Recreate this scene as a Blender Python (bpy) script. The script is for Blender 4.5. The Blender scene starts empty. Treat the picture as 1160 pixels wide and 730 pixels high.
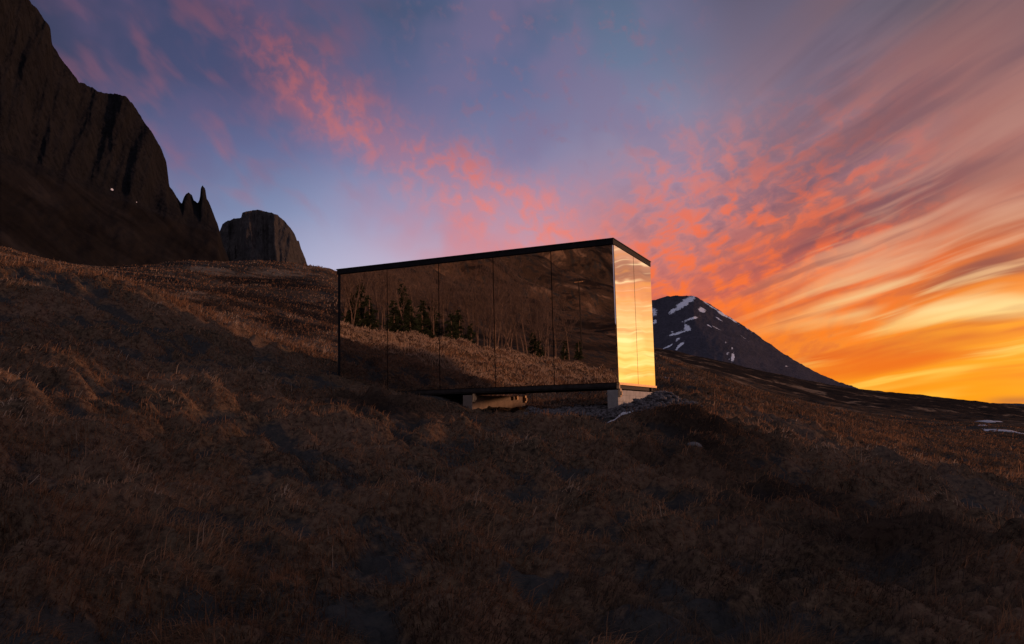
import bpy, math, random
import numpy as np
R = math.radians
rng = np.random.default_rng(7)
random.seed(7)
S = bpy.context.scene
C = bpy.context.collection

# ------------------------------------------------------------------ camera
F, PITCH, ROLL, AX = 933.42, .1151, -.0234, 1.1525
cp, sp = math.cos(PITCH), math.sin(PITCH)
fw = np.array([0, cp, sp]); up0 = np.array([0, -sp, cp]); rt0 = np.array([1., 0, 0])
rt = rt0*math.cos(ROLL) + up0*math.sin(ROLL)
up = up0*math.cos(ROLL) - rt0*math.sin(ROLL)
from mathutils import Matrix, Vector
cam = bpy.data.cameras.new('camera'); co = bpy.data.objects.new('camera', cam); C.objects.link(co)
cam.sensor_width = 36; cam.lens = F/1160*36; cam.clip_start = .05; cam.clip_end = 80000
co.matrix_world = Matrix(((rt[0], up[0], -fw[0], 0), (rt[1], up[1], -fw[1], 0), (rt[2], up[2], -fw[2], 0), (0, 0, 0, 1)))
S.camera = co
S.view_settings.view_transform = 'Standard'; S.view_settings.look = 'None'
S.view_settings.gamma = 1; S.view_settings.use_curve_mapping = False
S.view_settings.exposure = 0.0
S.render.engine = 'CYCLES'
S.cycles.max_bounces = 6; S.cycles.use_denoising = True
SKY_GAIN = 1.0
SUN_AZ, SUN_EL, SUN_W, SUN_ANG = 65, 4.8, 2.8, 3.0

# ------------------------------------------------------------------ node helper
class G:
    def __init__(s, nt): s.nt = nt
    def n(s, t, **k):
        x = s.nt.nodes.new(t)
        for a, b in k.items(): setattr(x, a, b)
        return x
    def put(s, inp, v):
        if isinstance(v, V): s.nt.links.new(v.s, inp)
        elif isinstance(v, bpy.types.NodeSocket): s.nt.links.new(v, inp)
        else:
            try: inp.default_value = v
            except Exception: inp.default_value = (*v, 1)
    def m(s, op, *a, clamp=False):
        x = s.n('ShaderNodeMath', operation=op); x.use_clamp = clamp
        for i, v in enumerate(a): s.put(x.inputs[i], v)
        return V(s, x.outputs[0])
    def ss(s, v, a, b, c=0., d=1.):
        x = s.n('ShaderNodeMapRange', interpolation_type='SMOOTHSTEP')
        for i, q in enumerate((v, a, b, c, d)): s.put(x.inputs[i], q)
        return V(s, x.outputs[0])
    def mix(s, f, a, b, mode='MIX'):
        x = s.n('ShaderNodeMix', data_type='RGBA', blend_type=mode)
        s.put(x.inputs[0], f); s.put(x.inputs[6], a); s.put(x.inputs[7], b)
        return V(s, x.outputs[2])
    def xyz(s, x, y, z=0.):
        c = s.n('ShaderNodeCombineXYZ')
        for i, v in enumerate((x, y, z)): s.put(c.inputs[i], v)
        return V(s, c.outputs[0])
    def noise(s, vec, scale=1., detail=2., rough=.5, dist=0., col=False):
        x = s.n('ShaderNodeTexNoise'); s.put(x.inputs['Vector'], vec)
        s.put(x.inputs['Scale'], scale); s.put(x.inputs['Detail'], detail); s.put(x.inputs['Roughness'], rough)
        s.put(x.inputs['Distortion'], dist)
        return V(s, x.outputs[1 if col else 0])
    def ramp(s, f, stops, ip='LINEAR'):
        x = s.n('ShaderNodeValToRGB'); x.color_ramp.interpolation = ip
        e = x.color_ramp.elements
        while len(e) > 1: e.remove(e[-1])
        for i, (p, c) in enumerate(stops):
            q = e[0] if i == 0 else e.new(p)
            q.position = p; q.color = (*c, 1)
        s.put(x.inputs[0], f)
        return V(s, x.outputs[0])
    def gauss(s, v, w):
        t = s.m('DIVIDE', v, w)
        return s.m('EXPONENT', s.m('MULTIPLY', s.m('MULTIPLY', t, t), -1.))
class V:
    def __init__(s, g, k): s.g = g; s.s = k
    def __add__(s, o): return s.g.m('ADD', s, o)
    def __radd__(s, o): return s.g.m('ADD', o, s)
    def __sub__(s, o): return s.g.m('SUBTRACT', s, o)
    def __rsub__(s, o): return s.g.m('SUBTRACT', o, s)
    def __mul__(s, o): return s.g.m('MULTIPLY', s, o)
    __rmul__ = __mul__
    def __truediv__(s, o): return s.g.m('DIVIDE', s, o)
def lin(c, k=1.):
    return tuple(((v/255/12.92) if v/255 <= .04045 else ((v/255+.055)/1.055)**2.4)*k for v in c)

# ------------------------------------------------------------------ sky
W = bpy.data.worlds.new('World'); S.world = W; W.use_nodes = True
nt = W.node_tree; nt.nodes.clear(); g = G(nt)
tc = g.n('ShaderNodeTexCoord'); sep = g.n('ShaderNodeSeparateXYZ'); nt.links.new(tc.outputs['Generated'], sep.inputs[0])
dx, dy, dz = (V(g, sep.outputs[i]) for i in range(3))
DEG = 180/math.pi
a = g.m('ARCTAN2', dx, dy)*DEG
el = g.m('ARCSINE', g.m('MINIMUM', g.m('MAXIMUM', dz, -1.), 1.))*DEG
e = g.m('MAXIMUM', el, 0.)
# slow wobble so that no gradient edge runs straight
wob = g.noise(g.xyz(a*.06, e*.09, 3.1), 1., 2.)
ew = e + (wob-.5)*3.
aw = a + (g.noise(g.xyz(a*.05, e*.07, 9.7), 1., 2.)-.5)*8.
cols = [
 (-33, [(0,(172,165,190)),(6,(162,174,208)),(10,(130,148,184)),(14,(100,116,154)),(18,(74,80,112)),(22,(64,68,96)),(27,(56,62,90)),(45,(86,94,124)),(90,(92,98,124))]),
 (-20, [(0,(210,180,195)),(6,(182,178,205)),(10,(162,172,204)),(14,(124,138,174)),(18,(98,106,146)),(22,(74,80,116)),(27,(66,74,108)),(45,(86,94,124)),(90,(92,98,124))]),
 (-10, [(0,(225,180,185)),(6,(205,180,198)),(10,(196,188,212)),(14,(154,158,192)),(18,(114,122,162)),(22,(90,100,138)),(27,(72,86,118)),(45,(86,94,124)),(90,(92,98,124))]),
 (0,   [(0,(235,150,120)),(6,(226,152,145)),(10,(212,165,178)),(14,(166,150,178)),(18,(130,130,166)),(22,(106,112,150)),(27,(84,96,130)),(45,(86,94,124)),(90,(92,98,124))]),
 (10,  [(0,(250,140,55)),(4,(240,115,70)),(8,(220,112,88)),(12,(190,128,130)),(16,(162,138,162)),(20,(132,134,164)),(24,(106,120,150)),(29,(86,102,130)),(48,(108,108,132)),(90,(92,98,124))]),
 (19,  [(0,(253,158,38)),(4,(252,142,48)),(8,(215,98,68)),(12,(160,100,98)),(16,(154,120,134)),(20,(136,120,140)),(24,(116,106,128)),(29,(88,88,112)),(48,(108,108,132)),(90,(92,98,124))]),
 (31,  [(0,(255,165,18)),(3,(255,172,42)),(6,(250,145,48)),(9,(210,116,66)),(12,(166,110,98)),(16,(172,120,114)),(20,(158,112,110)),(25,(106,94,104)),(48,(108,108,132)),(90,(92,98,124))]),
 (42,  [(0,(255,190,60)),(3,(255,205,105)),(6,(255,215,145)),(10,(248,205,170)),(15,(200,150,130)),(21,(140,104,104)),(29,(88,80,98)),(48,(108,108,132)),(90,(92,98,124))]),
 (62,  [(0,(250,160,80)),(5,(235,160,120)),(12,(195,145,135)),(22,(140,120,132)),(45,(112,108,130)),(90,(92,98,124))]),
 (110, [(0,(165,150,165)),(8,(168,152,168)),(20,(160,148,164)),(45,(155,148,160)),(90,(92,98,124))]),
]
prev = None; pa = None
for az, st in cols:
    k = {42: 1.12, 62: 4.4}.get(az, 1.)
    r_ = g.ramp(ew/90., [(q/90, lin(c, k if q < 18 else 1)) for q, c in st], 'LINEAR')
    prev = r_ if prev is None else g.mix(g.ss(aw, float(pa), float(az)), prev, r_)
    pa = az
# left-over: from behind back round to the left column
left = g.ramp(ew/90., [(q/90, lin(c)) for q, c in cols[0][1]])
back = g.ramp(ew/90., [(q/90, lin(c)) for q, c in cols[-1][1]])
lf = g.ss(a, -110., -50.)
sky = g.mix(g.ss(a, -33.01, -33.)*1., g.mix(lf, back, left), prev)

def over(c, col, m): 
    global sky
    sky = g.mix(g.m('MULTIPLY', m, 1., clamp=True), sky, col)
# mauve veil and pink puffs in the upper left
pc = g.xyz((a*.8-e*.6)*.26, (a*.6+e*.8)*.55, 0.)
puff = g.noise(pc, 1., 3., .45, .2)
soft = g.noise(g.xyz(a*.16, e*.16, 5.), 1., 3., .5)
ul = g.ss(a, -34., -26.)*g.ss(a, -6., -14.)*g.ss(e, 11., 18.)
over(None, g.ramp(e/45., [(.0, lin((190,125,135))), (.45, lin((160,98,112))), (.62, lin((122,80,100)))]), ul*g.ss(puff, .44, .78)*.55)
over(None, lin((112,92,128)), ul*g.ss(soft, .42, .65)*.35)
# pink band running down from upper left to the cabin
bd = e - (14.2 - a*.5 + a*a*.006)
band = g.gauss(bd + (soft-.5)*5., 2.7)*g.ss(a, -22., -14.)*g.ss(a, 11., 6.)
lower = g.gauss(bd + 3.5, 4.)*g.ss(a, -16., -6.)*g.ss(a, 11., 5.)
pf2 = g.noise(g.xyz(a*.80 + e*.25, e*.75 - a*.1, 11.), 1.15, 4., .55, .3)
pinkc = g.ramp(e/30., [(.3, lin((252,130,100))), (.5, lin((238,128,112))), (.65, lin((200,112,112))), (.85, lin((158,90,102)))])
over(None, g.mix(.5, pinkc, lin((170,120,150))), lower*g.ss(soft, .35, .65)*.55)
over(None, pinkc, band*.22)
over(None, pinkc, band*g.ss(pf2, .38, .74)*.80)
# second salmon puff field above the cabin's right end and middle right
rr = g.ss(a, 4., 11.)*g.ss(a, 32., 20.)*g.ss(e, 1.5, 4.)*g.ss(e - (a-9.)*.25, 20., 10.)
pf3 = g.noise(g.xyz((a+e*.5)*.55, (e-a*.38)*1.05, 21.), .9, 4., .55, .35)
mott = g.ramp(e/30., [(.06, lin((255,150,40))), (.2, lin((255,122,42))), (.38, lin((250,112,66))), (.6, lin((222,118,102))), (.85, lin((150,100,115)))])
dk = g.ramp(e/30., [(.06, lin((225,95,40))), (.2, lin((190,88,70))), (.4, lin((135,88,104))), (.7, lin((122,104,135)))])
over(None, dk, rr*g.ss(pf3, .54, .30)*.45)
over(None, mott, rr*g.ss(pf3, .42, .64)*.9)
veil = g.ss(a, -12., 0.)*g.ss(a, 18., 8.)*g.ss(e, 15., 20.)
over(None, lin((132,112,146)), veil*g.ss(soft, .40, .62)*.45)
over(None, lin((150,104,122)), veil*g.ss(pf2, .52, .74)*.35)
over(None, lin((214,128,120)), g.ss(a, 6., 12.)*g.ss(a, 22., 15.)*g.gauss(e-15., 4.)*g.ss(pf2, .44, .66)*.6)
# wind-drawn streaks on the right, radiating from low on the left
th = g.m('ARCTAN2', el + 6., a + 30.)*DEG
rho = g.m('SQRT', (el+6.)*(el+6.) + (a+30.)*(a+30.))
thw = th + (g.noise(g.xyz(th*.12, rho*.07, 2.), 1., 2.)-.5)*1.8
s1 = g.noise(g.xyz(thw*.42, rho*.045, 0.), 1., 3., .5, .1)
s2 = g.noise(g.xyz(thw*1.15, rho*.075, 7.), 1., 3., .5, .1)
s3 = g.noise(g.xyz(thw*.26, rho*.03, 14.), 1., 2., .5)
mr = g.ss(a - (e-8.)*.32, 9., 22.)*g.ss(a, 100., 60.)*g.ss(e, 45., 25.)
brightc = g.ramp(e/30., [(0, lin((255,205,60),1.05)), (.1, lin((255,222,110),1.05)), (.2, lin((255,222,150))), (.3, lin((236,172,130))), (.45, lin((196,140,126))), (.7, lin((160,116,112))), (.95, lin((112,96,106)))])
darkc = g.ramp(e/30., [(0, lin((245,125,20))), (.1, lin((238,108,32))), (.2, lin((168,80,60))), (.3, lin((120,74,80))), (.5, lin((116,82,92))), (.8, lin((86,78,96)))])
orangec = g.ramp(e/30., [(0, lin((255,160,22))), (.15, lin((255,136,28))), (.3, lin((240,104,42))), (.45, lin((182,106,92))), (.8, lin((130,98,104)))])
over(None, orangec, mr*g.ss(s3, .42, .62)*.6)
over(None, darkc, mr*g.ss(s1, .50, .32)*g.ss(e, 8., 16., .85, .5))
over(None, brightc, g.ss(a, 15., 27., .15, 1.)*mr*g.ss(s1, .50, .67)*g.ss(e, 26., 8., .35, .95))
over(None, darkc, mr*g.ss(s2, .46, .30)*g.ss(e, 8., 16., .45, .25)*g.ss(e, 0., 3.))
over(None, brightc, g.ss(a, 15., 27., .2, 1.)*mr*g.ss(s2, .52, .70)*g.ss(e, 22., 8., .15, .75))
# sun-glow just outside the frame where the sun went down
hs = g.noise(g.xyz(a*.10, e*1.25, 31.), 1., 4., .6, .3)
hm = g.ss(a, 33.5, 37.)*g.ss(a, 70., 50.)*g.ss(e, 24., 12.)
over(None, g.ramp(e/30., [(0, lin((255,170,40))), (.2, lin((250,160,70))), (.5, lin((225,140,95)))]), hm*g.ss(hs, .52, .34)*.8)
over(None, g.ramp(e/30., [(0, lin((255,215,110),1.35)), (.3, lin((255,222,170),1.35)), (.7, lin((250,205,175),1.1))]), hm*g.ss(hs, .52, .66)*.8)
glow = g.gauss(a-44., 9.)*g.gauss(e-3., 7.)
sky = g.mix(1., sky, g.mix(glow, (0,0,0,1), lin((255,180,100), .55)), 'ADD')
bl = g.gauss(el - .3, .25)*g.ss(a, 29., 31.)*.5
over(None, lin((150,80,70)), bl)
sky = g.mix(g.ss(el, -.5, -4.), sky, lin((30,26,32)))
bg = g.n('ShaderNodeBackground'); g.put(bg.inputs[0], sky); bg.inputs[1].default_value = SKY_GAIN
wo = g.n('ShaderNodeOutputWorld'); nt.links.new(bg.outputs[0], wo.inputs[0])
try: W.cycles.sampling_method = 'MANUAL'; W.cycles.sample_map_resolution = 1024
except Exception: pass

sl = bpy.data.lights.new('sun', 'SUN'); so = bpy.data.objects.new('sun', sl); C.objects.link(so)
sl.energy = SUN_W; sl.angle = R(SUN_ANG); sl.color = (1, .49, .27)
sd = Vector((math.sin(R(SUN_AZ))*math.cos(R(SUN_EL)), math.cos(R(SUN_AZ))*math.cos(R(SUN_EL)), math.sin(R(SUN_EL))))
so.rotation_euler = sd.to_track_quat('Z', 'Y').to_euler()

# ------------------------------------------------------------------ numpy noise
_perm = rng.permutation(1024); _perm = np.concatenate([_perm, _perm])
_ga = rng.random(1024)*2*np.pi; _gx, _gy = np.cos(_ga), np.sin(_ga)
def pn(x, y):
    xi = np.floor(x).astype(np.int64); yi = np.floor(y).astype(np.int64)
    xf = x-xi; yf = y-yi; xi &= 1023; yi &= 1023
    u = xf*xf*xf*(xf*(xf*6-15)+10); v = yf*yf*yf*(yf*(yf*6-15)+10)
    def gd(i, j, fx, fy):
        h = _perm[(_perm[(xi+i) & 1023]+yi+j) & 1023]
        return _gx[h]*fx+_gy[h]*fy
    a0 = gd(0,0,xf,yf); b0 = gd(1,0,xf-1,yf); c0 = gd(0,1,xf,yf-1); d0 = gd(1,1,xf-1,yf-1)
    return ((a0+u*(b0-a0))*(1-v)+(c0+u*(d0-c0))*v)*1.5
def fbm(x, y, o=4, k=.5):
    s = 0; am = 1
    for i in range(o): s = s+am*pn(x*2**i+17.3*i, y*2**i+5.1*i); am *= k
    return s
def smooth(a_, b_, x):
    t = np.clip((x-a_)/(b_-a_), 0, 1); return t*t*(3-2*t)

# ------------------------------------------------------------------ object helpers
def tag(o, label=None, cat=None, group=None, kind=None):
    if label: o['label'] = label
    if cat: o['category'] = cat
    if group: o['group'] = group
    if kind: o['kind'] = kind
    return o
def empty(name, loc=(0,0,0), rz=0.):
    o = bpy.data.objects.new(name, None); C.objects.link(o); o.location = loc; o.rotation_euler = (0,0,rz); return o
def mesh_np(name, verts, faces, mat, parent=None, smooth_=False, attrs=None):
    """faces: list of int arrays of shape (n,k)"""
    me = bpy.data.meshes.new(name)
    verts = np.asarray(verts, np.float32)
    me.vertices.add(len(verts)); me.vertices.foreach_set('co', verts.ravel())
    tot = sum(f.size for f in faces); nf = sum(len(f) for f in faces)
    me.loops.add(tot); me.polygons.add(nf)
    me.loops.foreach_set('vertex_index', np.concatenate([f.ravel() for f in faces]).astype(np.int32))
    st = []; p = 0
    for f in faces:
        st.append(p+np.arange(len(f))*f.shape[1]); p += f.size
    me.polygons.foreach_set('loop_start', np.concatenate(st).astype(np.int32))
    me.update(calc_edges=True)
    if smooth_: me.polygons.foreach_set('use_smooth', np.ones(nf, bool))
    for k, v in (attrs or {}).items():
        at_ = me.attributes.new(k, 'FLOAT', 'POINT'); at_.data.foreach_set('value', np.asarray(v, np.float32).ravel())
    me.materials.append(mat)
    o = bpy.data.objects.new(name, me); C.objects.link(o)
    if parent: o.parent = parent
    return o
def grid(name, X, Y, Z, mat, attrs=None, wrap=False, **k):
    n, m = X.shape
    idx = np.arange(n*m).reshape(n, m)
    if wrap: idx = np.vstack([idx, idx[:1]])
    q = np.stack([idx[:-1,:-1], idx[1:,:-1], idx[1:,1:], idx[:-1,1:]], -1).reshape(-1, 4)
    return mesh_np(name, np.stack([X, Y, Z], -1).reshape(-1, 3), [q], mat, smooth_=True, attrs=attrs, **k)
class MB:
    def __init__(s): s.v = []; s.f = []
    def box(s, c, d, bev=0.):
        x, y, z = c; a_, b_, h = d[0]/2, d[1]/2, d[2]/2; n = len(s.v)
        if bev <= 0:
            s.v += [(x+i*a_, y+j*b_, z+k*h) for i, j, k in ((-1,-1,-1),(1,-1,-1),(1,1,-1),(-1,1,-1),(-1,-1,1),(1,-1,1),(1,1,1),(-1,1,1))]
            s.f += [tuple(n+i for i in q) for q in ((3,2,1,0),(4,5,6,7),(0,1,5,4),(1,2,6,5),(2,3,7,6),(3,0,4,7))]
        else:
            import bmesh
            bm = bmesh.new(); r = bmesh.ops.create_cube(bm, size=1)
            for v in bm.verts: v.co = Vector((v.co.x*d[0], v.co.y*d[1], v.co.z*d[2]))
            bmesh.ops.bevel(bm, geom=bm.edges[:], offset=bev, segments=2, affect='EDGES', profile=.5)
            bm.verts.index_update()
            s.v += [(v.co.x+x, v.co.y+y, v.co.z+z) for v in bm.verts]
            s.f += [tuple(n+v.index for v in f.verts) for f in bm.faces]; bm.free()
        return s
    def tube(s, a_, b_, r0, r1, n=5):
        a_ = Vector(a_); b_ = Vector(b_); d = (b_-a_).normalized()
        u = d.orthogonal().normalized(); w = d.cross(u); k = len(s.v)
        for p, r in ((a_, r0), (b_, r1)):
            for i in range(n):
                t = 2*math.pi*i/n; s.v.append(tuple(p+u*math.cos(t)*r+w*math.sin(t)*r))
        for i in range(n): s.f.append((k+i, k+(i+1) % n, k+n+(i+1) % n, k+n+i))
        s.f.append(tuple(k+n+i for i in range(n)))
        return s
    def build(s, name, mat, parent=None, smooth_=False):
        me = bpy.data.meshes.new(name); me.from_pydata(s.v, [], s.f); me.update(); me.materials.append(mat)
        if smooth_: me.polygons.foreach_set('use_smooth', np.ones(len(me.polygons), bool))
        o = bpy.data.objects.new(name, me); C.objects.link(o)
        if parent: o.parent = parent
        return o

# ------------------------------------------------------------------ materials
def newmat(name):
    m = bpy.data.materials.new(name); m.use_nodes = True
    nt = m.node_tree; g = G(nt); b = nt.nodes['Principled BSDF']
    b.inputs['Specular IOR Level'].default_value = .2
    if name in ('dry grass ground', 'basalt cliff', 'dark butte rock', 'dark snowy mountainside', 'dry grass blades', 'dark conifer needles'): b.inputs['IOR'].default_value = 1.0
    return m, g, b
def bump(g, b, h, strength=.5, dist=.02):
    x = g.n('ShaderNodeBump'); x.inputs['Strength'].default_value = strength; x.inputs['Distance'].default_value = dist
    g.put(x.inputs['Height'], h); g.nt.links.new(x.outputs[0], b.inputs['Normal'])
def attr(g, name): 
    x = g.n('ShaderNodeAttribute'); x.attribute_name = name; return V(g, x.outputs['Fac'])
def pos(g): return V(g, g.n('ShaderNodeNewGeometry').outputs['Position'])
def obj(g): return V(g, g.n('ShaderNodeTexCoord').outputs['Object'])

def m_ground():
    m, g, b = newmat('dry grass ground')
    p = pos(g)
    n1 = g.noise(p, .45, 5., .6); n2 = g.noise(p, 2.2, 5., .65); n3 = g.noise(p, 14., 4., .7); n4 = g.noise(p, .035, 5., .6)
    c = g.ramp(n2*.5+n1*.5, [(.36, (.022,.019,.016)), (.46, (.045,.031,.023)), (.54, (.075,.046,.033)), (.64, (.12,.075,.053))])
    c = g.mix(g.ss(n3, .35, .7)*.5, c, (.17,.12,.075,1), 'MIX')
    c = g.mix(g.ss(n3, .5, .3)*.6, c, (.012,.010,.008,1))
    moss_shade = g.ss(attr(g, 'hum') + (n1-.5)*1.2 + (n3-.5)*.5, .52, .30)  # moss in the hollows, with their bluish shade put into its colour
    c = g.mix(moss_shade*.85, c, g.mix(n3, (.020,.023,.026,1), (.045,.048,.048,1)))
    far = attr(g, 'far')
    heath = g.ss(n4 + (n1-.5)*.35, .50, .57)*far
    c = g.mix(heath*.5, c, (.028,.024,.020,1))
    c = g.mix(attr(g, 'heather')*.85, c, g.mix(n4, (.010,.009,.009,1), (.026,.020,.018,1)))
    c = g.mix(attr(g, 'dark')*.85, c, (.018,.013,.011,1))
    gr = g.m('MAXIMUM', attr(g, 'gravel'), attr(g, 'track')*.0)
    c = g.mix(attr(g, 'track')*.22, c, (.085,.078,.075,1))
    n5 = g.noise(p, .07, 7., .7, .8)
    c = g.mix(g.ss(n5, .50, .40)*far*.85, c, (.014,.013,.013,1))
    c = g.mix(g.ss(n5, .54, .66)*far*.7, c, (.26,.18,.12,1))
    v = g.n('ShaderNodeTexVoronoi'); g.put(v.inputs['Vector'], p); v.inputs['Scale'].default_value = 16.
    vc = g.ramp(V(g, v.outputs['Color']), [(0, (.035,.033,.035)), (.5, (.075,.072,.075)), (1, (.15,.145,.15))])
    vc = g.mix(g.ss(V(g, v.outputs['Distance']), .3, .75)*.8, vc, (.02,.02,.022,1))
    c = g.mix(g.ss(gr + (n3-.5)*.6, .35, .6), c, vc)
    g.put(b.inputs['Base Color'], c); b.inputs['Roughness'].default_value = .95; b.inputs['Specular IOR Level'].default_value = .05
    bump(g, b, n3*.6 + n2 + V(g, v.outputs['Distance'])*gr*.5, .9, .05)
    return m
def m_rock(name, c0, c1, c2):
    m, g, b = newmat(name)
    p = obj(g); sp_ = g.n('ShaderNodeSeparateXYZ'); g.put(sp_.inputs[0], p)
    x, y, z = (V(g, sp_.outputs[i]) for i in range(3))
    n1 = g.noise(g.xyz(x, y, z*.25), .05, 8., .65, .3); n2 = g.noise(p, .22, 6., .7); st = g.noise(g.xyz(x*.02, y*.02, z), .10, 5., .6)
    t = attr(g, 'talus')
    rk = g.ramp(n1*.6+st*.4, [(.35, c0), (.6, c1)])
    ck = g.noise(g.xyz(x*1., y*1., z*.16), .11, 6., .75, .8)
    rk = g.mix(g.ss(g.m('ABSOLUTE', ck-.5), .035, .0)*.7, rk, (*[v*.3 for v in c0], 1))
    rk = g.mix(g.ss(n2, .45, .65)*.3, rk, (*[v*.7 for v in c0], 1))
    tl = g.ramp(g.noise(p, .02, 7., .7, .5), [(.38, tuple(v*.6 for v in c2)), (.55, c2), (.66, tuple(v*1.5 for v in c2))])
    c = g.mix(g.ss(t + (n1-.5)*.5, .4, .6), rk, tl)
    sn = attr(g, 'snow')
    n6 = g.noise(p, .045, 6., .7, .6)
    sm = g.ss(sn, .2, .4)*g.ss(sn + (n6-.5)*2.6 + (n2-.5)*1.6 + (n1-.5)*.9, .58, .72)
    c = g.mix(sm, c, (.62,.66,.74,1))
    g.put(b.inputs['Base Color'], c); b.inputs['Roughness'].default_value = .95; b.inputs['Specular IOR Level'].default_value = .1
    bump(g, b, n1*3 + n2*.4, .5, 1.2)
    return m
def m_plain(name, c, rough=.6, met=0., sc=6., var=.25, bmp=.1, spec=.3):
    m, g, b = newmat(name); p = obj(g); n = g.noise(p, sc, 5., .65)
    g.put(b.inputs['Base Color'], g.mix(g.ss(n, .3, .7), (*[v*(1-var) for v in c], 1), (*[min(1, v*(1+var)) for v in c], 1)))
    g.put(b.inputs['Roughness'], g.m('ADD', n*.15, rough-.07)); b.inputs['Metallic'].default_value = met
    b.inputs['Specular IOR Level'].default_value = spec
    if bmp: bump(g, b, n, bmp, .01)
    return m
def m_mirror(name, tint, wav):
    m, g, b = newmat(name); p = obj(g)
    n = g.noise(p, .55, 1., .4)
    dust = g.noise(p, 3., 6., .7)
    b.inputs['Metallic'].default_value = 1.
    g.put(b.inputs['Base Color'], g.mix(g.ss(dust, .45, .8)*.15, (*tint, 1), (*[v*.8 for v in tint], 1)))
    g.put(b.inputs['Roughness'], g.ss(dust, .5, .9, .004, .05))
    bump(g, b, n, 1., wav)
    return m
def m_concrete(k0, k1, k2):
    m, g, b = newmat('board marked concrete'); p = obj(g)
    n = g.noise(p, 5., 7., .7); n2 = g.noise(p, 60., 3., .6)
    s = g.n('ShaderNodeSeparateXYZ'); g.put(s.inputs[0], p)
    z = V(g, s.outputs[2]); 
    lines = g.ss(g.m('ABSOLUTE', g.m('FRACT', z*7.5)-.5), .44, .5)
    y = V(g, s.outputs[1]); lv_ = g.ss(g.m('ABSOLUTE', g.m('FRACT', y*1.7)-.5), .47, .5)
    c = g.ramp(n, [(.3, k0), (.55, k1), (.75, k2)])
    c = g.mix(g.m('MAXIMUM', lines, lv_)*.45, c, (.12,.115,.11,1))
    g.put(b.inputs['Base Color'], c); b.inputs['Roughness'].default_value = .9
    bump(g, b, n2*.4 - lines*.6 + n, .5, .008)
    return m
def m_grass():
    m, g, b = newmat('dry grass blades')
    t = attr(g, 'tone'); h = attr(g, 'h')
    c = g.ramp(t, [(0, (.024,.026,.029)), (.3, (.060,.044,.036)), (.5, (.185,.092,.052)), (.8, (.31,.175,.10)), (1, (.42,.33,.25))])
    c = g.mix(h*.35, c, (.27,.17,.09,1))
    g.put(b.inputs['Base Color'], c); b.inputs['Roughness'].default_value = .9; b.inputs['Specular IOR Level'].default_value = .04
    tr = g.n('ShaderNodeBsdfTranslucent'); g.put(tr.inputs[0], c)
    mx = g.n('ShaderNodeMixShader'); mx.inputs[0].default_value = .35
    g.nt.links.new(b.outputs[0], mx.inputs[1]); g.nt.links.new(tr.outputs[0], mx.inputs[2])
    g.nt.links.new(mx.outputs[0], g.nt.nodes['Material Output'].inputs[0])
    return m
GROUND = m_ground()
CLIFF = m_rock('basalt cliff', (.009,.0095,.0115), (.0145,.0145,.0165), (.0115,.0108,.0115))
BUTTE = m_rock('dark butte rock', (.03,.029,.031), (.05,.046,.045), (.04,.034,.03))
PEAK = m_rock('dark snowy mountainside', (.045,.045,.058), (.065,.062,.080), (.050,.044,.048))
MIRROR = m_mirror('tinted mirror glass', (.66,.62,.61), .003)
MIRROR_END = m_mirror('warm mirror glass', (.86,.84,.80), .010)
BLACK = m_plain('black coated metal', (.012,.012,.014), .85, .0, 8, .3, .05, .12)
STEEL = m_plain('dark steel beam', (.024,.021,.020), .8, .0, 8, .4, .1, .15)
BRASS = m_plain('pale sheet metal', (.50,.30,.12), .6, .3, 10, .15, .05)
WOOD = m_plain('sawn pine', (.46,.30,.16), .8, 0, 14, .25, .3)
CONC = m_concrete((.20,.195,.19), (.33,.32,.31), (.42,.41,.40)); CONC_BROWN = m_concrete((.11,.082,.062), (.17,.125,.095), (.22,.17,.13))
SNOW = m_plain('old snow', (.40,.41,.45), .7, 0, 3, .12, .4)
STONE = m_plain('grey stone', (.10,.095,.095), .9, 0, 9, .35, .8, .1)
BARK = m_plain('grey birch bark', (.12,.09,.075), .9, 0, 5, .4, .3, .1)
NEEDLE = m_plain('dark conifer needles', (.018,.026,.016), .8, 0, 4, .5, 0, .1)
GRASS = m_grass()

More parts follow.
